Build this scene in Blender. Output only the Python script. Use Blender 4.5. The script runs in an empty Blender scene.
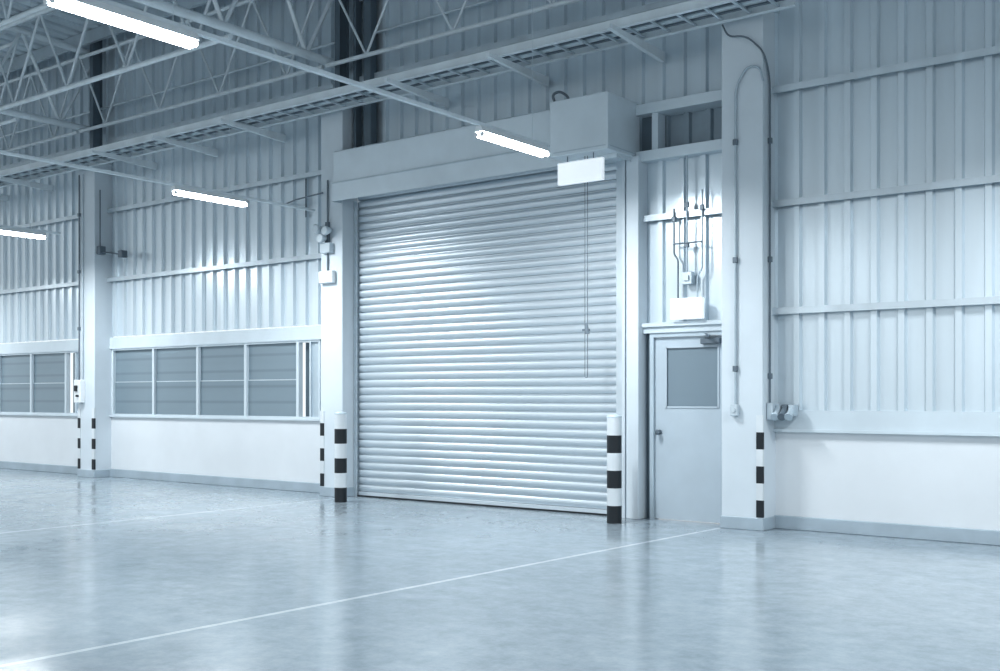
import bpy, math, random
from mathutils import Vector, Matrix
random.seed(4)
C = bpy.context.scene.collection
PI = math.pi

# ------------------------------------------------------------------ materials
def soft(c, k=.16):
    l = .25*c[0]+.6*c[1]+.15*c[2]
    return tuple(v*(1-k)+l*k for v in c[:3])
def mat(name, col, rough=0.5, metal=0.0, var=0.12, scale=3.0, bump=0.0, emit=None, estr=0.0, stretch=(1,1,1), bands=0):
    col = soft(col)
    m = bpy.data.materials.new(name); m.use_nodes = True
    nt = m.node_tree; b = nt.nodes['Principled BSDF']
    tc = nt.nodes.new('ShaderNodeTexCoord'); mp = nt.nodes.new('ShaderNodeMapping')
    mp.inputs['Scale'].default_value = stretch
    nz = nt.nodes.new('ShaderNodeTexNoise'); nz.inputs['Scale'].default_value = scale; nz.inputs['Detail'].default_value = 5
    nt.links.new(tc.outputs['Object'], mp.inputs[0]); nt.links.new(mp.outputs[0], nz.inputs['Vector'])
    cr = nt.nodes.new('ShaderNodeValToRGB')
    cr.color_ramp.elements[0].position = .3; cr.color_ramp.elements[1].position = .7
    cr.color_ramp.elements[0].color = tuple(c*(1-var) for c in col)+(1,)
    cr.color_ramp.elements[1].color = tuple(min(1,c*(1+var*.5)) for c in col)+(1,)
    nt.links.new(nz.outputs['Fac'], cr.inputs[0]); src = cr.outputs[0]
    if bands:
        wv = nt.nodes.new('ShaderNodeTexWave'); wv.bands_direction = 'Z'; wv.inputs['Scale'].default_value = bands
        wv.inputs['Distortion'].default_value = 0
        nt.links.new(tc.outputs['Object'], wv.inputs['Vector'])
        c2 = nt.nodes.new('ShaderNodeValToRGB'); c2.color_ramp.elements[0].color = (.85,.85,.85,1); c2.color_ramp.elements[0].position = .02
        c2.color_ramp.elements[1].color = (1.0,1.0,1.0,1); c2.color_ramp.elements[1].position = .12
        nt.links.new(wv.outputs['Color'], c2.inputs[0])
        mx = nt.nodes.new('ShaderNodeMix'); mx.data_type = 'RGBA'; mx.blend_type = 'MULTIPLY'; mx.inputs['Factor'].default_value = 1
        nt.links.new(src, mx.inputs['A']); nt.links.new(c2.outputs[0], mx.inputs['B']); src = mx.outputs['Result']
    nt.links.new(src, b.inputs['Base Color'])
    b.inputs['Roughness'].default_value = rough; b.inputs['Metallic'].default_value = metal
    if bump:
        bp = nt.nodes.new('ShaderNodeBump'); bp.inputs['Strength'].default_value = bump; bp.inputs['Distance'].default_value = .01
        nt.links.new(nz.outputs['Fac'], bp.inputs['Height']); nt.links.new(bp.outputs[0], b.inputs['Normal'])
    if emit:
        b.inputs['Emission Color'].default_value = emit+(1,); b.inputs['Emission Strength'].default_value = estr
    return m

M = {}
M['panel'] = mat('wall_sheet', (.62,.715,.78), .29, .42, .09, 2.0, bump=.08, stretch=(1.6,1,.12))  # stretched colour streaks imitate lamp reflections running down the sheets
M['panel_shade'] = mat('recess_sheet_shaded', (.28,.36,.42), .5, .2)  # wall sheet in a darker colour, painting in the shade of the recess
M['plaster'] = mat('white_masonry', (.66,.71,.75), .7, 0, .04, 1.5)
M['skirt'] = mat('skirting_paint', (.36,.45,.52), .5)
M['column'] = mat('column_paint', (.59,.67,.73), .5, 0, .06, 1.5)
M['rail'] = mat('galvanised_rail', (.56,.65,.71), .35, .4)
M['steel'] = mat('steel_paint', (.56,.66,.72), .45, .1)
M['truss'] = mat('truss_paint', (.66,.74,.79), .45, .05)
M['steel_dark'] = mat('dark_steel', (.13,.185,.23), .5, .2)
M['deck'] = mat('roof_deck', (.58,.67,.73), .5, .1)
M['shutter'] = mat('shutter_steel', (.62,.70,.76), .38, .65, .02, 1.0, stretch=(.2,1,1))
M['hood'] = mat('hood_steel', (.46,.56,.63), .42, .2, .08)
M['casing'] = mat('shutter_casing', (.60,.69,.75), .42, .2, .05)
M['white'] = mat('white_paint', (.72,.77,.80), .45, 0, .05)
M['stripe'] = mat('stripe_white_paint', (.62,.68,.72), .45, 0, .08)
M['black'] = mat('black_paint', (.012,.020,.028), .45, 0, .1)
M['frame'] = mat('window_frame_paint', (.56,.65,.71), .45, 0, .05)
M['door'] = mat('door_paint', (.45,.54,.61), .45, 0, .05)
M['glass'] = mat('grey_glass', (.20,.275,.33), .3, 0, .03, 1.5)
M['louvre'] = mat('louvred_glass', (.21,.29,.345), .3, 0, .08, 1.5, stretch=(.3,1,2), bands=1.3)
M['conduit'] = mat('conduit_paint', (.44,.54,.61), .4, .3)
M['cdark'] = mat('dark_conduit', (.15,.20,.245), .4, .2)
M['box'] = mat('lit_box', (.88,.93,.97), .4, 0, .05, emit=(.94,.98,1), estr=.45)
M['tube'] = mat('tube_glow', (1,1,1), .4, 0, 0, emit=(.95,.98,1), estr=26)

# floor
def floor_mat():
    m = bpy.data.materials.new('polished_concrete'); m.use_nodes = True
    nt = m.node_tree; b = nt.nodes['Principled BSDF']; N = nt.nodes.new; L = nt.links.new
    tc = N('ShaderNodeTexCoord')
    def noise(sc, det, rg=.6):
        n = N('ShaderNodeTexNoise'); n.inputs['Scale'].default_value = sc; n.inputs['Detail'].default_value = det
        n.inputs['Roughness'].default_value = rg; L(tc.outputs['Object'], n.inputs['Vector']); return n
    n1 = noise(.4, 8, .6); n2 = noise(5.0, 14, .8); n3 = noise(16, 4); n4 = noise(1.3, 8, .75)
    def math_(op, a, b_, clamp=False):
        k = N('ShaderNodeMath'); k.operation = op; k.use_clamp = clamp
        for i, v in enumerate((a, b_)):
            if v is None: continue
            if isinstance(v, (int, float)): k.inputs[i].default_value = v
            else: L(v, k.inputs[i])
        return k.outputs[0]
    s = math_('ADD', math_('MULTIPLY', n1.outputs['Fac'], .35), math_('MULTIPLY', n2.outputs['Fac'], .65))
    cr = N('ShaderNodeValToRGB'); e = cr.color_ramp.elements
    e[0].position = .36; e[0].color = (.195,.25,.29,1); e[1].position = .64; e[1].color = (.37,.435,.48,1)
    L(s, cr.inputs[0])
    sx = N('ShaderNodeSeparateXYZ'); L(tc.outputs['Object'], sx.inputs[0])
    col = cr.outputs[0]
    def joint(col, x0, k, w, jc, fac, ax='X'):
        a, c = (sx.outputs['X'], sx.outputs['Y']) if ax == 'X' else (sx.outputs['Y'], sx.outputs['X'])
        d = math_('ABSOLUTE', math_('SUBTRACT', math_('SUBTRACT', a, math_('MULTIPLY', c, k)), x0), None)
        f = math_('MULTIPLY', math_('LESS_THAN', d, w), math_('MULTIPLY', n2.outputs['Fac'], fac*2), True)
        mx = N('ShaderNodeMix'); mx.data_type = 'RGBA'; L(f, mx.inputs['Factor']); L(col, mx.inputs['A'])
        mx.inputs['B'].default_value = jc; return mx.outputs['Result']
    white = (.74,.80,.84,1)
    col = joint(col, -5.60, .047, .024, white, .48)
    col = joint(col, -10.80, 0, .04, white, .32)
    L(col, b.inputs['Base Color'])
    mr = N('ShaderNodeMapRange'); mr.inputs[1].default_value = .35; mr.inputs[2].default_value = .65
    mr.inputs[3].default_value = .11; mr.inputs[4].default_value = .25
    L(n4.outputs['Fac'], mr.inputs[0]); L(mr.outputs[0], b.inputs['Roughness'])
    bp = N('ShaderNodeBump'); bp.inputs['Strength'].default_value = .06; bp.inputs['Distance'].default_value = .004
    L(n3.outputs['Fac'], bp.inputs['Height']); L(bp.outputs[0], b.inputs['Normal'])
    b.inputs['Specular IOR Level'].default_value = .75
    return m
M['floor'] = floor_mat()

# ------------------------------------------------------------------ mesh helper
class MB:
    def __init__(s): s.v = []; s.f = []; s.m = []; s.sm = []
    def add(s, vs, fs, mi=0, smooth=False):
        o = len(s.v); s.v += [tuple(p) for p in vs]
        for f in fs: s.f.append([o+i for i in f]); s.m.append(mi); s.sm.append(smooth)
        return s
    def box(s, x0, x1, y0, y1, z0, z1, mi=0, bev=0.0):
        if bev <= 0:
            vs = [(x,y,z) for x in (x0,x1) for y in (y0,y1) for z in (z0,z1)]
            return s.add(vs, [(0,1,3,2),(4,6,7,5),(0,4,5,1),(2,3,7,6),(0,2,6,4),(1,5,7,3)], mi)
        b = bev; vs = []; idx = {}
        for ix, X in ((0,x0),(1,x1)):
            for iy, Y in ((0,y0),(1,y1)):
                for iz, Z in ((0,z0),(1,z1)):
                    sx, sy, sz = (1 if ix==0 else -1), (1 if iy==0 else -1), (1 if iz==0 else -1)
                    idx[ix,iy,iz] = (len(vs), len(vs)+1, len(vs)+2)
                    vs += [(X, Y+sy*b, Z+sz*b), (X+sx*b, Y, Z+sz*b), (X+sx*b, Y+sy*b, Z)]
        fs = []
        for ax in range(3):
            for e in (0,1):
                o = [(0,0),(1,0),(1,1),(0,1)]; q = []
                for a, c in o:
                    k = [a,c]; k.insert(ax, e); q.append(idx[tuple(k)][ax])
                fs.append(q)
        for ax in range(3):
            o1, o2 = [i for i in range(3) if i != ax]
            for a in (0,1):
                for c in (0,1):
                    k0 = [0,0,0]; k1 = [0,0,0]; k0[o1]=k1[o1]=a; k0[o2]=k1[o2]=c; k1[ax]=1
                    A, B = idx[tuple(k0)], idx[tuple(k1)]
                    fs.append((A[o1], A[o2], B[o2], B[o1]))
        for k in idx: fs.append(idx[k])
        return s.add(vs, fs, mi)
    def prism_x(s, prof, x0, x1, mi=0, smooth=False, caps=True, closed=True):
        n = len(prof); vs = [(x0,y,z) for y,z in prof]+[(x1,y,z) for y,z in prof]
        fs = [(i,(i+1)%n,n+(i+1)%n,n+i) for i in range(n if closed else n-1)]
        s.add(vs, fs, mi, smooth)
        if caps and closed:
            s.add(vs[:n], [tuple(range(n))], mi); s.add(vs[n:], [tuple(range(n))], mi)
        return s
    def tube(s, pts, r, seg=10, mi=0, caps=True):
        pts = [Vector(p) for p in pts]; n = len(pts); rings = []
        up = None
        for i, p in enumerate(pts):
            t = (pts[min(i+1,n-1)]-pts[max(i-1,0)]).normalized()
            if up is None:
                up = Vector((0,0,1)) if abs(t.z) < .9 else Vector((0,1,0))
            a = t.cross(up).normalized(); up = a.cross(t).normalized()
            rr = r[i] if isinstance(r,(list,tuple)) else r
            rings.append([p + (a*math.cos(2*PI*k/seg)+up*math.sin(2*PI*k/seg))*rr for k in range(seg)])
        vs = [v for R in rings for v in R]
        fs = [(i*seg+k, i*seg+(k+1)%seg, (i+1)*seg+(k+1)%seg, (i+1)*seg+k) for i in range(n-1) for k in range(seg)]
        s.add(vs, fs, mi, True)
        if caps:
            s.add(rings[0], [tuple(range(seg))], mi); s.add(rings[-1], [tuple(range(seg))], mi)
        return s
    def build(s, name, m, parent=None, origin=None):
        me = bpy.data.meshes.new(name)
        off = Vector((0,0,0))
        if parent is not None: off = parent_world(parent)
        elif origin is not None: off = Vector(origin)
        me.from_pydata([tuple(Vector(v)-off) for v in s.v], [], s.f)
        me.polygons.foreach_set('material_index', s.m); me.polygons.foreach_set('use_smooth', s.sm)
        for k in (m if isinstance(m,(list,tuple)) else [m]): me.materials.append(k)
        import bmesh
        bm = bmesh.new(); bm.from_mesh(me); bmesh.ops.recalc_face_normals(bm, faces=bm.faces); bm.to_mesh(me); bm.free()
        me.update()
        o = bpy.data.objects.new(name, me); C.objects.link(o)
        if parent is not None: o.parent = parent
        else: o.location = off
        return o
def parent_world(p):
    v = Vector((0,0,0))
    while p is not None: v += p.location; p = p.parent
    return v
def bend(pts, r=.06, n=5):
    """round the corners of a polyline"""
    P = [Vector(p) for p in pts]; out = [P[0]]
    for i in range(1, len(P)-1):
        a, b, c = P[i-1], P[i], P[i+1]
        ra = min(r, (b-a).length*.49, (c-b).length*.49)
        s, e = b+(a-b).normalized()*ra, b+(c-b).normalized()*ra
        for k in range(n+1):
            t = k/n; out.append(s*(1-t)**2 + b*2*t*(1-t) + e*t*t)
    out.append(P[-1]); return out
def tag(o, label, cat, group=None, kind=None):
    o['label'] = label; o['category'] = cat
    if group: o['group'] = group
    if kind: o['kind'] = kind
    return o
def thing(name, loc, label, cat, group=None, kind=None):
    o = bpy.data.objects.new(name, None); C.objects.link(o); o.location = loc; o.empty_display_size = .1
    return tag(o, label, cat, group, kind)

D = 10.97                 # wall plane
CF = 10.62                # column front
ROOF = 7.75
def roof_z(y): return ROOF + (D-y)*.05
COLS = {'A': (-5.10,.47), 'B': (-11.27,.43), 'C': (-17.42,.50)}   # left edge, width
CR = -16.92               # right edge of the far left column

# ------------------------------------------------------------------ shell
f = MB(); f.add([(-34,-12,0),(12,-12,0),(12,11.4,0),(-34,11.4,0)], [(0,1,2,3)])
tag(f.build('floor', M['floor']), 'polished bluish grey concrete floor with pale joint lines', 'floor', kind='structure')

def corr(mb, x0, x1, z0, z1, Y=D, mi=0, pitch=.27, dep=-.045):
    pat = [(0,0),(.155,0),(.172,dep),(.232,dep),(.249,0)]
    pts = []
    k = math.floor(x0/pitch)
    while k*pitch < x1:
        for a, y in pat:
            pts.append((k*pitch+a, y))
        k += 1
    pts.append((k*pitch, 0))
    out = []
    for i in range(len(pts)-1):
        (xa,ya),(xb,yb) = pts[i], pts[i+1]
        if xb <= x0 or xa >= x1: continue
        if xa < x0: ya += (yb-ya)*(x0-xa)/(xb-xa); xa = x0
        if xb > x1: yb = ya+(yb-ya)*(x1-xa)/(xb-xa); xb = x1
        if not out: out.append((xa,ya))
        out.append((xb,yb))
    n = len(out)
    vs = [(x,Y+y,z0) for x,y in out]+[(x,Y+y,z1) for x,y in out]
    mb.add(vs, [(i,i+1,n+i+1,n+i) for i in range(n-1)], mi)

w = MB()
corr(w, -4.9, 12, 1.24, ROOF+.02)
corr(w, -6.3, -4.9, 2.24, 4.10); corr(w, -6.3, -4.9, 4.76, ROOF+.02)
corr(w, -11.1, -6.3, 4.2, ROOF+.02)
corr(w, -17.3, -11.1, 2.46, ROOF+.02)
corr(w, -23.5, -17.3, 2.46, ROOF+.02)
corr(w, -34, -23.5, 2.46, ROOF+.02)
tag(w.build('wall_back', M['panel']), 'vertically ribbed metal sheet wall behind shutter and columns', 'wall', kind='structure')
w = MB()
w.box(-34, -11.1, D-.02, D+.2, 0, 1.05)
w.box(-4.9, 12, D-.02, D+.2, 0, 1.05)
w.box(-11.1, -10.9, D-.0, D+.2, 0, 4.1)
tag(w.build('wall_lower', M['plaster']), 'smooth white masonry lower wall beneath the ribbed sheets', 'wall', kind='structure')

r = MB()   # ribbed roof deck
pts = []
x = -34.0
while x < 12:
    pts += [(x,0),(x+.18,0),(x+.2,.04),(x+.28,.04)]; x += .3
n = len(pts); y0, y1 = -12, D+.1
r.add([(a,y1,roof_z(y1)+b) for a,b in pts]+[(a,y0,roof_z(y0)+b) for a,b in pts], [(i,i+1,n+i+1,n+i) for i in range(n-1)])
tag(r.build('ceiling', M['deck']), 'ribbed metal roof deck above the trusses', 'ceiling', kind='structure')

tn = [0]
def trim(mb, m, label, cat='trim'):
    tn[0] += 1
    return tag(mb.build('trim_%d' % tn[0], m), label, cat, kind='structure')
for bn, nm, a, b in (('right','right bay beside the side door column',-4.63,12), ('middle','bay of four grey windows',CR,-11.27), ('left','far left bay',-23.23,-17.42)):
    s = MB(); s.box(a, b, D-.06, D-.02, 0, .14, bev=.006)
    tag(s.build('baseboard_'+bn, M['skirt']), 'blue grey skirting along the floor in the '+nm, 'skirting', kind='structure')

def girt(a, b, z, label, m='rail', Y=D):
    g = MB(); Y2 = Y-.046; y = Y-.105
    prof = [(Y2,z+.035),(y,z+.035),(y,z-.035),(y+.02,z-.035),(y+.02,z-.02),(y+.012,z-.02),(y+.012,z+.02),(Y2,z+.02)]
    g.prism_x(prof, a, b); trim(g, M[m], label, 'wall rail')
for z, wd in ((2.31,'lowest'),(3.45,'second lowest'),(4.66,'third')):
    girt(-4.63, 12, z, wd+' horizontal steel rail across the ribbed wall right of the tall column')
for nm, a, b in (('middle window bay', CR, -11.27), ('far left bay', -23.4, -17.42)):
    for z, wd in ((3.45,'lower'),(4.66,'upper'),(5.87,'topmost')):
        girt(a, b, z, wd+' horizontal steel rail on the ribbed wall of the '+nm)
girt(-10.83, -5.10, 5.87, 'horizontal steel rail on the ribbed wall above the shutter hood')
girt(-10.83, -4.9, 7.0, 'highest steel rail on the wall above the shutter')
girt(-6.2, -5.10, 3.45, 'short steel rail across the sheets above the side door')

s = MB(); s.box(-4.63, 12, D-.05, D+.02, 1.06, 1.26); s.box(-4.63, 12, D-.08, D+.0, 1.03, 1.06)
trim(s, M['frame'], 'flat flashing and sill between ribbed sheets and masonry on the right', 'flashing')
for nm, a, b in (('middle window bay', CR, -11.27), ('far left bay', -23.4, -17.42)):
    s = MB(); s.box(a, b, D-.05, D+.02, 2.265, 2.44); s.box(a, b, D-.06, D-.0, 2.24, 2.265)
    trim(s, M['frame'], 'pale flat lintel band over the windows of the '+nm, 'flashing')
    s = MB(); s.box(a, b, D-.06, D+.1, 1.05, 1.08)
    trim(s, M['frame'], 'pale sill beneath the windows of the '+nm, 'sill')

# ------------------------------------------------------------------ windows
wn = [0]
def window(a, b, label, narrow=False):
    wn[0] += 1
    t = thing('window_%d' % wn[0], ((a+b)/2, D, 1.08), label, 'window', kind='structure')
    z0, z1 = 1.08, 2.24; fr = MB(); k = .028
    fr.box(a, a+k, D-.04, D+.04, z0, z1); fr.box(b-k, b, D-.04, D+.04, z0, z1)
    fr.box(a+k, b-k, D-.04, D+.04, z0, z0+k); fr.box(a+k, b-k, D-.04, D+.04, z1-k, z1)
    fr.build('window_frame', M['frame'], t)
    if not narrow:
        zz = (z0+z1)/2
        g = MB(); g.box(a+k, b-k, D-.004, D+.02, zz-.008, zz+.008); g.build('glazing_bar', M['rail'], t)
        g = MB(); g.box(a+k, b-k, D+.0, D+.012, z0+k, zz-.008); g.build('pane', M['louvre'], t)
        g = MB(); g.box(a+k, b-k, D+.012, D+.024, zz+.008, z1-k); g.build('pane', M['louvre'], t)
    else:
        xm = a+(b-a)*.58
        g = MB(); g.box(a+k, xm, D+.10, D+.11, z0+k, z1-k); g.build('pane', M['steel_dark'], t)  # dark sheet set back, its colour stands in for the shaded gap
        g = MB(); g.box(xm, b-k, D+.0, D+.02, z0+k, z1-k); g.build('side_sash', M['hood'], t)
        g = MB(); g.box(xm-.03, xm, D-.03, D+.02, z0+k, z1-k); g.build('glazing_bar', M['frame'], t)
ordm = ['nearest the left column of the bay','second from the left column','third from the left column','fourth, nearest the shutter']
for i in range(4):
    window(-16.86+1.19*i, -15.67+1.19*i, 'grey two pane window in the middle bay, '+ordm[i])
window(-12.10, -11.62, 'narrow dark half open window between grey windows and shutter column', True)
s = MB(); s.box(-11.62, -11.27, D-.02, D+.02, 1.08, 2.24); trim(s, M['column'], 'plain pale filler panel between narrow window and shutter column', 'panel')
for i in range(2, 4):
    window(-23.15+1.2*i, -21.95+1.2*i, 'grey two pane window in the far left bay, '+('at the photo edge' if i==2 else 'next to the narrow dark window'))
window(-18.35, -17.80, 'narrow dark window beside the far left column', True)
s = MB(); s.box(-17.80, -17.4, D-.02, D+.02, 1.08, 2.24); trim(s, M['column'], 'plain pale filler panel left of the far left column', 'panel')
s = MB(); s.box(-34, -20.75, D-.02, D+.02, 1.08, 2.24); trim(s, M['column'], 'plain pale panel past the far left windows', 'panel')
s = MB(); s.box(CR, -16.86, D-.02, D+.02, 1.08, 2.24); trim(s, M['column'], 'thin pale jamb strip right of the far left column', 'panel')

# ------------------------------------------------------------------ columns
STRIPES = [M['stripe'], M['black']]
def guard(name, corner_x, sgn, parent, z0=.14, nb=6, h=.178):
    g = MB(); x = corner_x
    for i in range(nb):
        a, b = z0+i*h, z0+(i+1)*h; mi = 1 if i % 2 == 0 else 0
        g.box(min(x, x-sgn*.07), max(x, x-sgn*.07), CF-.008, CF-.001, a, b, mi)
        g.box(min(x+sgn*.001, x+sgn*.006), max(x+sgn*.001, x+sgn*.006), CF-.008, CF+.02, a, b, mi)
    return g.build(name, STRIPES, parent)
def column(k, label, guards, pk):
    x, wd = COLS[k]
    t = thing('column', (x+wd/2, D-.12, 0), label, 'column')
    s = MB(); s.box(x, x+wd, CF, D+.02, .0, 5.5, bev=.008); s.build('shaft', M['column'], t)
    s = MB(); s.box(x-.012, x+wd+.012, CF-.012, D-.03, 0, .13, bev=.005); s.build('plinth', M['skirt'], t)
    s = MB(); s.box(x-.04, x+wd+.04, CF-.05, D, 5.5, 5.53); s.build('cap_plate', M['steel'], t)
    s = MB(); q = x+wd-.17
    s.box(q, q+.10, CF+.02, CF+.032, 5.53, 7.7); s.box(q, q+.10, CF+.19, CF+.2, 5.53, 7.7); s.box(q+.045, q+.055, CF+.032, CF+.19, 5.53, 7.7)
    s.build('upper_post', M[pk], t)
    for g in guards: guard('corner_guard', x if g < 0 else x+wd, g, t)
    return t
column('A', 'broad pale column right of the side door with conduits running down it', (1,), 'column')
column('B', 'pale column left of the roller shutter with lamp cluster', (-1,), 'steel_dark')
column('C', 'far left pale column standing between the two rows of windows', (-1,1), 'steel_dark')

# ------------------------------------------------------------------ roller shutter
t = thing('roller_shutter', (-8.69, D, 0), 'wide closed roller shutter of horizontal steel slats with metal hood', 'shutter')
x0, x1 = -10.80, -6.52; c = MB(); pitch = .105; z = .06; prof = []
Ys = 10.90
while z < 4.2:
    for tt, dy in ((0,.024),(.13,.024),(.17,-.002),(.34,-.009),(.52,-.014),(.72,-.015),(.90,-.011),(.97,-.006)):
        prof.append((Ys+dy, z+tt*pitch))
    z += pitch
n = len(prof)
c.add([(x0,y,zz) for y,zz in prof]+[(x1,y,zz) for y,zz in prof], [(i,i+1,n+i+1,n+i) for i in range(n-1)])
c.build('curtain', M['shutter'], t)
s = MB(); s.box(x0, x1, Ys-.03, Ys+.03, .0, .018); s.build('bottom_seal', M['black'], t)
s = MB(); s.box(x0, x1, Ys-.025, Ys+.025, .018, .07, bev=.004); s.build('bottom_bar', M['shutter'], t)
for a, b in ((-10.835,-10.78),(-6.54,-6.46)):
    s = MB(); s.box(a, b, Ys-.06, Ys-.045, 0, 4.15); s.box(a, b, Ys+.03, Ys+.05, 0, 4.15)
    o = a if a < -8 else b-.012
    s.box(o, o+.012, Ys-.045, Ys+.03, 0, 4.15); s.build('guide_rail', M['rail'], t)
h = MB()
hp = [(D-.05,4.80),(10.49,4.80),(10.47,4.78),(10.47,4.37),(10.44,4.355),(10.44,4.10),(10.46,4.10),(10.46,4.34),(10.49,4.35),(10.49,4.77),(D-.05,4.77)]
h.prism_x(hp, -10.86, -6.30)
for a in (-10.865, -6.30):
    h.prism_x([(D-.05,4.80),(10.49,4.80),(10.47,4.78),(10.47,4.37),(10.44,4.355),(10.44,4.10),(D-.05,4.10)], a, a+.006)
hd = h.build('hood', M['casing'], t)
s = MB(); s.box(-10.85, -6.3, 10.434, 10.44, 4.34, 4.352); s.build('hood_seam', M['hood'], hd)
s = MB(); s.tube([(-10.82,10.75,4.45),(-6.35,10.75,4.45)], .24, 20); s.build('barrel', M['shutter'], t)
s = MB(); s.box(-7.05, -6.27, 10.21, D-.05, 4.15, 4.79, bev=.008); mh = s.build('motor_housing', M['casing'], t)
s = MB(); s.box(-7.0, -6.3, 10.204, 10.2105, 4.19, 4.20); s.box(-6.271,-6.264,10.25,10.92,4.19,4.20); s.build('cover_seam', M['hood'], mh)
s = MB(); s.box(-6.44, -6.40, 10.80, D, 0, 4.15); s.box(-6.40, -6.36, 10.86, D, 0, 4.15); s.box(-6.36, -6.20, 10.76, D, 0, 4.16, bev=.005)
trim(s, M['column'], 'grey vertical steel jamb post between shutter and side door', 'jamb post')
s = MB(); s.box(-6.46, -6.44, 10.86, 10.965, 0, 4.15); trim(s, M['rail'], 'narrow cover strip along the right edge of the shutter guide', 'strip')
# hand chain
cx0, cy0 = -6.665, 10.36
hc = thing('hand_chain', (cx0, cy0, 1.6), 'thin hanging pull chain loop in front of the shutter', 'chain')
for dx in (0,.035):
    s = MB(); k = 0; z = 4.145
    while z > 1.66:
        cx = cx0+dx
        if k % 2 == 0: s.box(cx-.004, cx+.004, cy0-.0015, cy0+.0015, z-.034, z)
        else: s.box(cx-.0015, cx+.0015, cy0-.004, cy0+.004, z-.034, z)
        z -= .03; k += 1
    s.build('chain_strand', M['cdark'], hc)
s = MB(); s.tube(bend([(cx0,cy0,1.67),(cx0,cy0,1.62),(cx0+.035,cy0,1.62),(cx0+.035,cy0,1.67)],.017), .004, 6); s.build('chain_loop', M['cdark'], hc)
s = MB(); s.tube([(cx0+.02,cy0,2.24),(cx0+.03,cy0,2.12)], [.015,.028], 8); s.box(cx0-.03,cx0+.06,cy0-.012,cy0+.012,2.15,2.175); s.build('chain_tie', M['cdark'], hc)
# hanging box under motor
bx = thing('sign_box', (-6.68, 10.28, 3.82), 'blank white hanging sign box under the shutter motor housing', 'sign')
s = MB(); s.box(-6.97, -6.37, 10.25, 10.31, 3.83, 4.08, bev=.006); s.build('box_body', M['box'], bx)
for xx in (-6.85, -6.5):
    s = MB(); s.tube([(xx,10.28,4.08),(xx,10.28,4.149)], .006, 6); s.build('hanger', M['cdark'], bx)
s = MB(); s.tube(bend([(-7.09,10.40,4.40),(-7.09,10.40,4.80),(-7.12,10.36,4.92),(-7.04,10.40,4.96),(-6.97,10.48,4.90),(-6.97,10.5,4.80)],.06), .016, 8)
s.tube([(-7.09,10.40,4.38),(-7.09,10.40,4.52)], .028, 8)
tag(s.build('flexible_conduit', M['cdark'], origin=(-7.1,10.4,4.4)), 'dark curled flexible conduit at the left edge of the motor housing', 'conduit')

# ------------------------------------------------------------------ bollards
def bollard(x, y, label):
    t = thing('bollard', (x,y,0), label, 'bollard', 'striped guard posts at the shutter')
    s = MB(); r = .082
    for i in range(6):
        s.tube([(x,y,i*.195),(x,y,(i+1)*.195)], r, 28, 1 if i%2==0 else 0, caps=False)
    s.build('post', STRIPES, t)
    s = MB(); z = 1.17; s.tube([(x,y,z),(x,y,z+.018),(x,y,z+.03),(x,y,z+.036)], [r+.002,r+.002,r*.8,r*.3], 28); s.build('cap', M['hood'], t)
    return t
bollard(-6.24, 10.30, 'black and white striped bollard between shutter and side door')
bollard(-10.39, 10.15, 'black and white striped bollard in front of the column left of the shutter')

# ------------------------------------------------------------------ side door
dx0, dx1 = -6.07, -5.18
t = thing('door_1', ((dx0+dx1)/2, D, 0), 'pale blue grey side door with square window beside the shutter', 'door', kind='structure')
s = MB(); s.box(dx0-.05, dx0, 10.88, D+.03, 0, 2.13); s.box(dx1, dx1+.07, 10.88, D+.03, 0, 2.13); s.box(dx0, dx1, 10.88, D+.03, 2.08, 2.13)
s.build('door_frame', M['hood'], t)
lf = MB(); a, b = dx0+.005, dx1-.005; wa, wb, wz0, wz1 = -5.92, -5.28, 1.29, 1.96; y0, y1 = 10.915, 10.96
lf.box(a, wa, y0, y1, .01, 2.075); lf.box(wb, b, y0, y1, .01, 2.075); lf.box(wa, wb, y0, y1, .01, wz0); lf.box(wa, wb, y0, y1, wz1, 2.075)
leaf = lf.build('door_leaf', M['door'], t)
s = MB()
for q in ((wa-.015,wa+.006,wz0-.015,wz1+.015),(wb-.006,wb+.015,wz0-.015,wz1+.015),(wa,wb,wz0-.015,wz0+.006),(wa,wb,wz1-.006,wz1+.015)): s.box(q[0],q[1],y0-.008,y0+.001,q[2],q[3])
s.build('glazing_bead', M['door'], leaf)
s = MB(); s.box(wa, wb, y0+.015, y0+.025, wz0, wz1); s.build('pane', M['glass'], leaf)
s = MB(); s.tube([(a+.06,y0,1.0),(a+.06,y0-.012,1.0)], .028, 16); s.tube([(a+.06,y0-.012,1.0),(a+.06,y0-.05,1.0)], .012, 10)
s.tube([(a+.06,y0-.05,1.0),(a+.06,y0-.065,1.0),(a+.06,y0-.08,1.0)], [.026,.032,.018], 16); s.build('door_knob', M['cdark'], leaf)
s = MB(); s.box(-5.47,-5.24,y0-.06,y0-.001,1.99,2.05,bev=.005); s.tube(bend([(-5.42,y0-.03,2.06),(-5.30,y0-.16,2.07),(-5.42,y0-.03,2.10)],.02), .01, 6)
s.build('door_closer', M['cdark'], t)
for zz in (.25, 1.1, 1.85):
    s = MB(); s.tube([(b+.004,y0-.006,zz-.05),(b+.004,y0-.006,zz+.05)], .009, 8); s.build('hinge', M['rail'], t)
s = MB(); s.box(-6.20, -5.10, 10.86, D+.02, 2.13, 2.20); s.box(-6.20, -5.10, 10.83, D, 2.20, 2.245)
trim(s, M['frame'], 'pale drip ledge directly above the side door', 'ledge')
s = MB(); s.box(-6.20, -6.12, D-.02, D+.03, 0, 2.13); trim(s, M['steel_dark'], 'dark vertical strip standing in for the shaded gap left of the side door frame', 'strip')  # shade of the open gap put in as a dark strip
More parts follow.
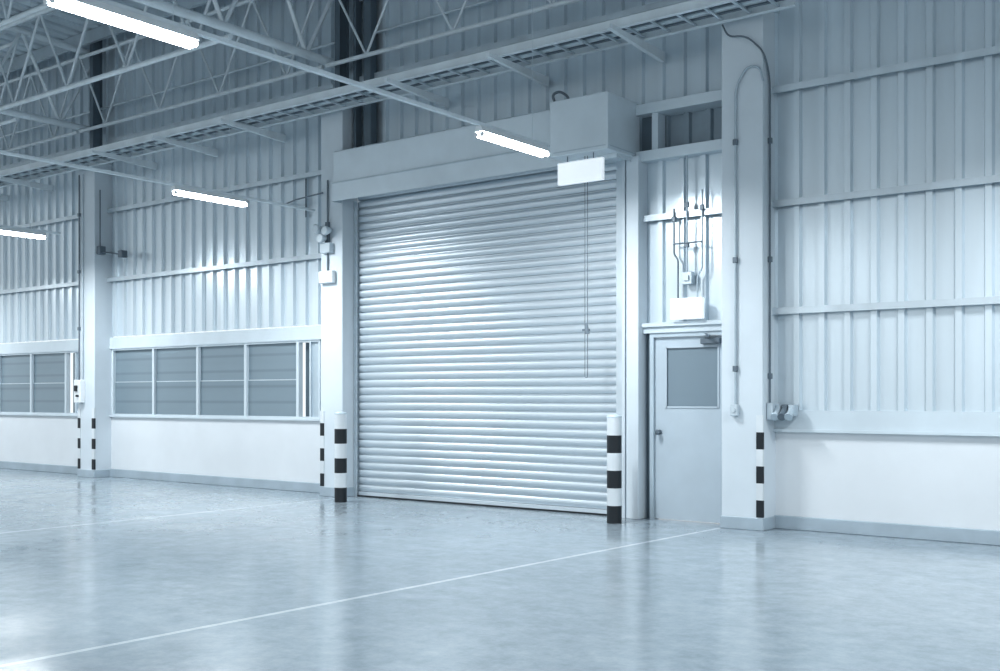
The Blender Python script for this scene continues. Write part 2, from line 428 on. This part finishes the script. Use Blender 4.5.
# clerestory recess over the door
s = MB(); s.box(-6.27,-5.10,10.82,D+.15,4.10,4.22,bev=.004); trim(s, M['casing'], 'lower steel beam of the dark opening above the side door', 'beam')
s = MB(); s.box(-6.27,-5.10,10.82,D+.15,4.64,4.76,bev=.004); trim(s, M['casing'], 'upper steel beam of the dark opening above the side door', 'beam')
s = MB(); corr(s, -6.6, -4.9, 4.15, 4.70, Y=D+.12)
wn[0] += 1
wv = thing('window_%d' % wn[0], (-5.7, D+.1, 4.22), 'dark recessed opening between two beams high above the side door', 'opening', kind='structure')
s.build('back_sheet', M['panel_shade'], wv)
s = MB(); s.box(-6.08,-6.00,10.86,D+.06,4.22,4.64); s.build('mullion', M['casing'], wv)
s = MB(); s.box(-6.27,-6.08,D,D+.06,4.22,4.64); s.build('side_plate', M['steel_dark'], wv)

# exit box over door + conduits
bx = thing('sign_box', (-5.62, 10.83, 2.26), 'blank white sign box mounted above the side door', 'sign')
s = MB(); s.box(-5.80,-5.41,10.77,10.85,2.265,2.50,bev=.008); s.build('box_body', M['box'], bx)
s = MB(); s.box(-5.70,-5.56,10.85,D-.046,2.33,2.45); s.build('bracket', M['rail'], bx)
s = MB(); s.box(-5.69,-5.57,10.84,10.924,2.66,2.80,bev=.006); s.box(-5.66,-5.60,10.82,10.842,2.70,2.76)
tag(s.build('junction_box', M['rail'], origin=(-5.63,10.87,2.66)), 'small grey junction box above the sign box over the side door', 'junction box')
def conduit(pts, r, label, m='conduit', clips=(), name='conduit', rad=.06):
    s = MB(); s.tube(bend(pts, rad), r, 8)
    t = s.build(name, M[m], origin=pts[0]); tag(t, label, 'conduit')
    for (x,y,z) in clips:
        q = MB(); q.box(x-r-.012,x+r+.012,y-r-.008,y+r+.008,z-.03,z+.03,bev=.004)
        o = q.build('clip', M['cdark'], t)
    return t
cy = 10.85
conduit([(-5.63,cy,2.80),(-5.63,cy,4.1)], .012, 'straight grey conduit rising from the junction box above the side door', 'conduit', [(-5.63,cy,3.1),(-5.63,cy,3.55)])
conduit([(-5.74,cy,2.50),(-5.74,cy,2.95),(-5.79,cy,3.0),(-5.79,cy,3.52)], .010, 'left thin conduit above the side door sign box', 'cdark', [(-5.79,cy,3.4)])
conduit([(-5.50,cy,2.50),(-5.50,cy,2.75),(-5.44,cy,2.82),(-5.44,cy,3.70)], .010, 'right thin conduit above the side door sign box', 'conduit', [(-5.44,cy,3.5)])
conduit([(-5.79,cy-.02,3.12),(-5.44,cy-.02,3.12)], .009, 'short crosswise conduit joining those above the side door', 'cdark')

# ------------------------------------------------------------------ tall column services
conduit([(-4.62,CF-.02,4.70),(-4.66,CF-.02,4.86),(-4.80,CF-.02,4.88),(-4.93,CF-.02,4.68),(-4.93,CF-.02,1.32)], .012, 'grey conduit arching over and down the front of the broad column', 'conduit',
        [(-4.93,CF-.02,4.1),(-4.93,CF-.02,2.85),(-4.93,CF-.02,1.7)], rad=.1)
s = MB(); s.box(-4.97,-4.89,CF-.06,CF-.001,1.20,1.32,bev=.006); s.tube([(-4.93,CF-.06,1.26),(-4.93,CF-.075,1.26)],.022,12)
tag(s.build('switch_box', M['rail'], origin=(-4.93,CF,1.2)), 'small grey switch box at the foot of the conduit on the broad column', 'switch')
conduit([(-5.06,CF-.06,5.36),(-5.0,CF-.05,5.22),(-4.80,CF-.04,5.20),(-4.61,CF-.03,5.0),(-4.605,CF+.08,4.85),(-4.61,10.76,4.7),(-4.61,10.76,1.34)], .010, 'dark conduit looping round the top and down the side of the broad column', 'cdark',
        [(-4.61,10.76,4.1),(-4.61,10.76,2.85),(-4.61,10.76,1.62)], rad=.15)
sk = thing('socket_cluster', (-4.6,10.80,1.2), 'cluster of grey industrial sockets on the side of the broad column', 'socket')
s = MB(); s.box(-4.628,-4.56,10.70,10.90,1.16,1.34,bev=.008); s.build('back_box', M['rail'], sk)
for i in range(3):
    xx = -4.54+i*.075
    s = MB(); s.tube([(xx,10.80,1.27),(xx+.01,10.70,1.20)], [.030,.036], 14); s.tube([(xx+.01,10.70,1.20),(xx+.012,10.685,1.19)], [.044,.044], 14)
    s.box(xx-.032,xx+.032,10.78,10.90,1.20,1.32,bev=.006); s.build('socket', M['cdark' if i==1 else 'hood'], sk)

# shutter-left column services
lc = thing('warning_lamp_cluster', (-11.13, CF-.05, 3.4), 'cluster of round lamp heads and box on the column left of the shutter', 'lamp')
s = MB(); s.box(-11.20,-11.00,CF-.09,CF-.001,3.42,3.56,bev=.006); s.build('back_box', M['rail'], lc)
for dx, z in ((-.11,3.78),(.07,3.74),(-.02,3.64)):
    s = MB(); x = -11.12+dx; s.tube([(x,CF-.03,z),(x,CF-.13,z-.02),(x,CF-.15,z-.02)], [.035,.07,.055], 16); s.build('lamp_head', M['casing'], lc)
s = MB(); s.box(-11.14,-11.08,CF-.04,CF-.001,3.56,3.86); s.build('bracket', M['cdark'], lc)
s = MB(); s.box(-11.24,-10.96,CF-.08,CF-.002,3.00,3.17,bev=.01); s.box(-11.21,-10.99,CF-.085,CF-.079,3.03,3.14)
tag(s.build('wall_box', M['white'], origin=(-11.10,CF,2.98)), 'white rectangular box below the lamp cluster left of the shutter', 'box')
conduit([(-11.11,CF-.02,3.86),(-11.11,CF-.02,4.45)], .012, 'vertical conduit above the lamp cluster on the shutter column', 'cdark')
conduit([(-11.11,CF-.02,3.17),(-11.11,CF-.02,3.42)], .012, 'short conduit between lamp cluster and white box on the shutter column', 'cdark')
conduit([(-11.20,CF-.03,4.28),(-11.9,CF+.1,4.28),(-12.4,D-.06,4.28)], .012, 'horizontal conduit running left from the shutter column', 'cdark')
conduit([(-11.9,D-.055,4.05),(-11.9,D-.055,4.62)], .010, 'short vertical conduit on the sheets left of the shutter column', 'cdark')

# far left column services
eb = thing('switchgear_box', (-17.3, CF-.05, 1.28), 'small white switch box with dark handle on the far left column', 'box')
s = MB(); s.box(-17.40,-17.20,CF-.10,CF-.001,1.30,1.70,bev=.008); s.build('box_body', M['white'], eb)
s = MB(); s.box(-17.34,-17.28,CF-.13,CF-.10,1.50,1.60); s.build('handle', M['black'], eb)
s = MB(); s.tube([(-17.26,CF-.10,1.42),(-17.26,CF-.14,1.42)],.02,10); s.build('knob', M['black'], eb)
conduit([(-17.36,CF-.02,1.70),(-17.36,CF-.02,5.3)], .012, 'left conduit running up the far left column', 'cdark', [(-17.36,CF-.02,z) for z in (2.6,3.6,4.6)])
conduit([(-17.24,CF-.02,1.70),(-17.24,CF-.02,5.3)], .010, 'right conduit running up the far left column', 'conduit')
el = thing('emergency_lamp', (-16.9, CF+.1, 3.9), 'dark armed emergency lamp on the side of the far left column', 'lamp')
s = MB(); s.box(CR+.001,CR+.10,CF+.04,CF+.16,3.88,4.02,bev=.006); s.build('lamp_body', M['cdark'], el)
s = MB(); s.tube([(CR+.09,CF+.1,3.92),(-16.3,CF+.12,3.84)], .012, 8); s.build('arm', M['cdark'], el)
s = MB(); s.box(-16.32,-16.20,CF+.06,CF+.18,3.78,3.90,bev=.01); s.build('lamp_head', M['cdark'], el)
s = MB(); s.tube([(CR+.05,CF+.08,4.02),(CR+.05,CF+.08,5.0)], .01, 8); s.build('supply_pipe', M['cdark'], el)

for a, b, lb in ((-10.60,-10.46,'wide dark rectangular downpipe rising behind the shutter hood'),(-10.80,-10.75,'narrow dark downpipe beside the column top above the shutter hood')):
    s = MB(); s.box(a, b, D-.18, D-.05, 4.81, 7.7, bev=.006); tag(s.build('downpipe', M['steel_dark'], origin=(a,D-.08,4.81)), lb, 'pipe')

# ------------------------------------------------------------------ trusses
def roof_truss(x, label):
    t = thing('roof_truss', (x, 10.6, 6.1), label, 'truss')
    ya, yb = 10.90, -6.0; zb = 6.1; top = lambda y: roof_z(y)-.33
    s = MB(); s.tube([(x,ya,zb),(x,yb,zb)], .06, 12); s.build('bottom_chord', M['truss'], t)
    s = MB(); s.tube([(x,ya,top(ya)),(x,yb,top(yb))], .06, 12); s.build('top_chord', M['truss'], t)
    y = ya-.05; k = 0; st = .70
    while y-st > yb:
        p = (x,y,top(y) if k%2==0 else zb); q = (x,y-st,zb if k%2==0 else top(y-st))
        s = MB(); s.tube([p,q], .03, 8); s.build('web_member', M['truss'], t)
        y -= st; k += 1
    s = MB(); s.tube([(x,ya-.02,zb),(x,ya-.02,top(ya))], .035, 8); s.build('end_post', M['steel'], t)
roof_truss(-17.20, 'open web roof truss running out from the far left column')
roof_truss(-11.06, 'open web roof truss running out from the column left of the shutter')
roof_truss(-4.88, 'open web roof truss above the broad column right of the door')
def eave_truss(xa, xb, label, Y=10.5, zb=6.02, zt=7.30, n=4, r=.018):
    t = thing('eave_truss', ((xa+xb)/2, Y, zb), label, 'truss')
    s = MB(); s.tube([(xa,Y,zb),(xb,Y,zb)], r*1.7, 10); s.build('bottom_chord', M['truss'], t)
    s = MB(); s.tube([(xa,Y,zt),(xb,Y,zt)], r*1.7, 10); s.build('top_chord', M['truss'], t)
    w_ = (xb-xa)/n
    for i in range(n):
        m_ = xa+w_*(i+.5)
        for q in (xa+w_*i, xa+w_*(i+1)):
            s = MB(); s.tube([(m_,Y,zb),(q,Y,zt)], r, 8); s.build('web_member', M['truss'], t)
eave_truss(-17.16, -11.10, 'light zigzag truss along the wall above the middle window bay')
eave_truss(-11.02, -4.92, 'light zigzag truss along the wall above the shutter')
eave_truss(-23.4, -17.24, 'light zigzag truss along the wall above the far left bay')
eave_truss(-17.16, -11.10, 'second zigzag truss farther out from the wall over the window bay', 8.9, r=.022)
eave_truss(-17.16, -11.10, 'third zigzag truss farthest out from the wall over the window bay', 7.3, 6.3, 7.5, 6, .018)
eave_truss(-23.4, -17.24, 'second zigzag truss farther out from the wall over the far left bay', 9.4)
for i in range(12):
    y = 10.6-i*1.1; s = MB(); z = roof_z(y)
    s.box(-30, 6, y-.03, y+.03, z-.22, z-.005)
    trim(s, M['rail'], 'roof purlin under the deck, number %d counted out from the wall' % (i+1), 'purlin')

# ------------------------------------------------------------------ cable tray
t = thing('cable_tray', (-12, 10.2, 5.35), 'long ladder cable tray running parallel to the wall below the trusses', 'cable tray')
for Y in (9.92, 10.42):
    s = MB(); s.box(-24, -4.2, Y-.006, Y+.006, 5.34, 5.44); s.box(-24,-4.2,Y-.03,Y+.03,5.335,5.345); s.build('side_rail', M['truss'], t)
x = -23.9
while x < -4.3:
    s = MB(); s.box(x-.015, x+.015, 9.926, 10.414, 5.355, 5.375); s.build('rung', M['rail'], t); x += .31
x = -9.17-1.6*8
while x < -5.3:
    if all(abs(x-(c[0]+.25)) > .35 for c in COLS.values()):
        s = MB(); s.prism_x([(9.72,5.335),(10.92,5.335),(10.92,5.22),(9.72,5.29)], x-.025, x+.025); s.build('support_arm', M['truss'], t)
    x += 1.6
for k, (dy, rr) in enumerate(((10.02,.02),(10.12,.014),(10.2,.024),(10.32,.016))):
    s = MB(); s.tube([(-24,dy,5.375+rr),(-4.25,dy,5.375+rr)], rr, 8); tag(s.build('cable', M['cdark'] if k%2 else M['steel'], origin=(-12,dy,5.38)), 'cable lying in the overhead tray, %s from its outer edge' % ['first','second','third','fourth'][k], 'cable')
conduit([(-23.9,10.80,6.45),(-11.0,10.80,6.45)], .02, 'thin straight pipe high along the wall behind the trusses, window side', 'rail')
conduit([(-10.4,10.84,6.45),(-5.2,10.84,6.45)], .02, 'thin straight pipe high along the wall above the shutter', 'rail')
conduit([(-4.95,10.0,5.46),(-4.95,10.3,5.62),(-4.9,CF-.05,5.62),(-4.9,CF+.05,5.56)], .02, 'short curved pipe from the tray onto the broad column top', 'steel')

# ------------------------------------------------------------------ strip lights
LZ = 3.95
def strip_light(x, yc, label):
    t = thing('strip_light', (x, yc, LZ), label, 'light', 'fluorescent strip lights')
    a, b = yc-.57, yc+.57
    s = MB(); prof = [(-.03,.0865),(.03,.0865),(.045,.045),(.05,.03),(-.05,.03),(-.045,.045)]
    n = len(prof); vs = [(x+p,a,LZ+q) for p,q in prof]+[(x+p,b,LZ+q) for p,q in prof]
    s.add(vs, [(i,(i+1)%n,n+(i+1)%n,n+i) for i in range(n)]); s.add(vs[:n],[tuple(range(n))]); s.add(vs[n:],[tuple(range(n))])
    s.build('housing', M['white'], t)
    for dx in (-.035,.035):
        s = MB(); s.tube([(x+dx,a+.02,LZ),(x+dx,b-.02,LZ)], .021, 12); s.build('tube', M['tube'], t)
        for e in (a, b-.02):
            s = MB(); s.tube([(x+dx,e,LZ),(x+dx,e+.02,LZ)], .023, 10); s.build('end_cap', M['white'], t)
def area(x, y, e, z=LZ-.06):
    l = bpy.data.lights.new('lamp_light', 'AREA'); l.shape = 'RECTANGLE'; l.size = .12; l.size_y = 1.1; l.energy = e; l.color = (.98,.995,1)
    l.spread = math.radians(170)
    o = bpy.data.objects.new('lamp_light', l); C.objects.link(o); o.location = (x,y,z)
for x, yc, lb in ((-6.5,8.77,'glowing strip light hanging just left of the shutter motor housing'),
                  (-6.5,4.32,'large bright strip light closest overhead at the upper left'),
                  (-11.38,8.80,'glowing strip light hanging in front of the middle window bay'),
                  (-16.28,8.77,'small glowing strip light at the left edge of the photo')):
    strip_light(x, yc, lb)
for x in (-21.2,-16.28,-11.38,-6.5,-1.6,3.3):
    for yc in (8.77,4.34,-.1):
        area(x, yc, 128 if yc > 8 else 62)
for x, ye, lb in ((-6.5,9.35,'long overhead trunking carrying the lights nearest the shutter'),(-11.38,10.60,'overhead trunking carrying the light before the middle window bay'),(-16.28,9.6,'overhead trunking carrying the light at the far left')):
    t = thing('light_trunking', (x, 3, LZ+.09), lb, 'trunking')
    s = MB(); s.box(x-.025, x+.025, -3, ye, LZ+.086, LZ+.120, bev=.003); s.build('channel', M['truss'], t)
    y = 9.1
    while y > -2.5:
        s = MB(); s.tube([(x,y,LZ+.12),(x,y,roof_z(y)-.1)], .003, 5); s.build('hanger_wire', M['steel'], t); y -= 4.4

# ------------------------------------------------------------------ world, camera
wd = bpy.data.worlds.new('world'); bpy.context.scene.world = wd; wd.use_nodes = True
bg = wd.node_tree.nodes['Background']; bg.inputs[0].default_value = (.91,.97,1,1); bg.inputs[1].default_value = 1.12
cam = bpy.data.cameras.new('camera'); co = bpy.data.objects.new('camera', cam); C.objects.link(co)
co.location = (0,0,1.4); co.rotation_euler = (PI/2, 0, math.radians(37.26))
cam.sensor_width = 36; cam.lens = 38.8; cam.shift_y = .0615; cam.clip_end = 200
bpy.context.scene.camera = co
vs = bpy.context.scene.view_settings
vs.view_transform = 'Standard'; vs.look = 'None'; vs.exposure = 0; vs.gamma = .85
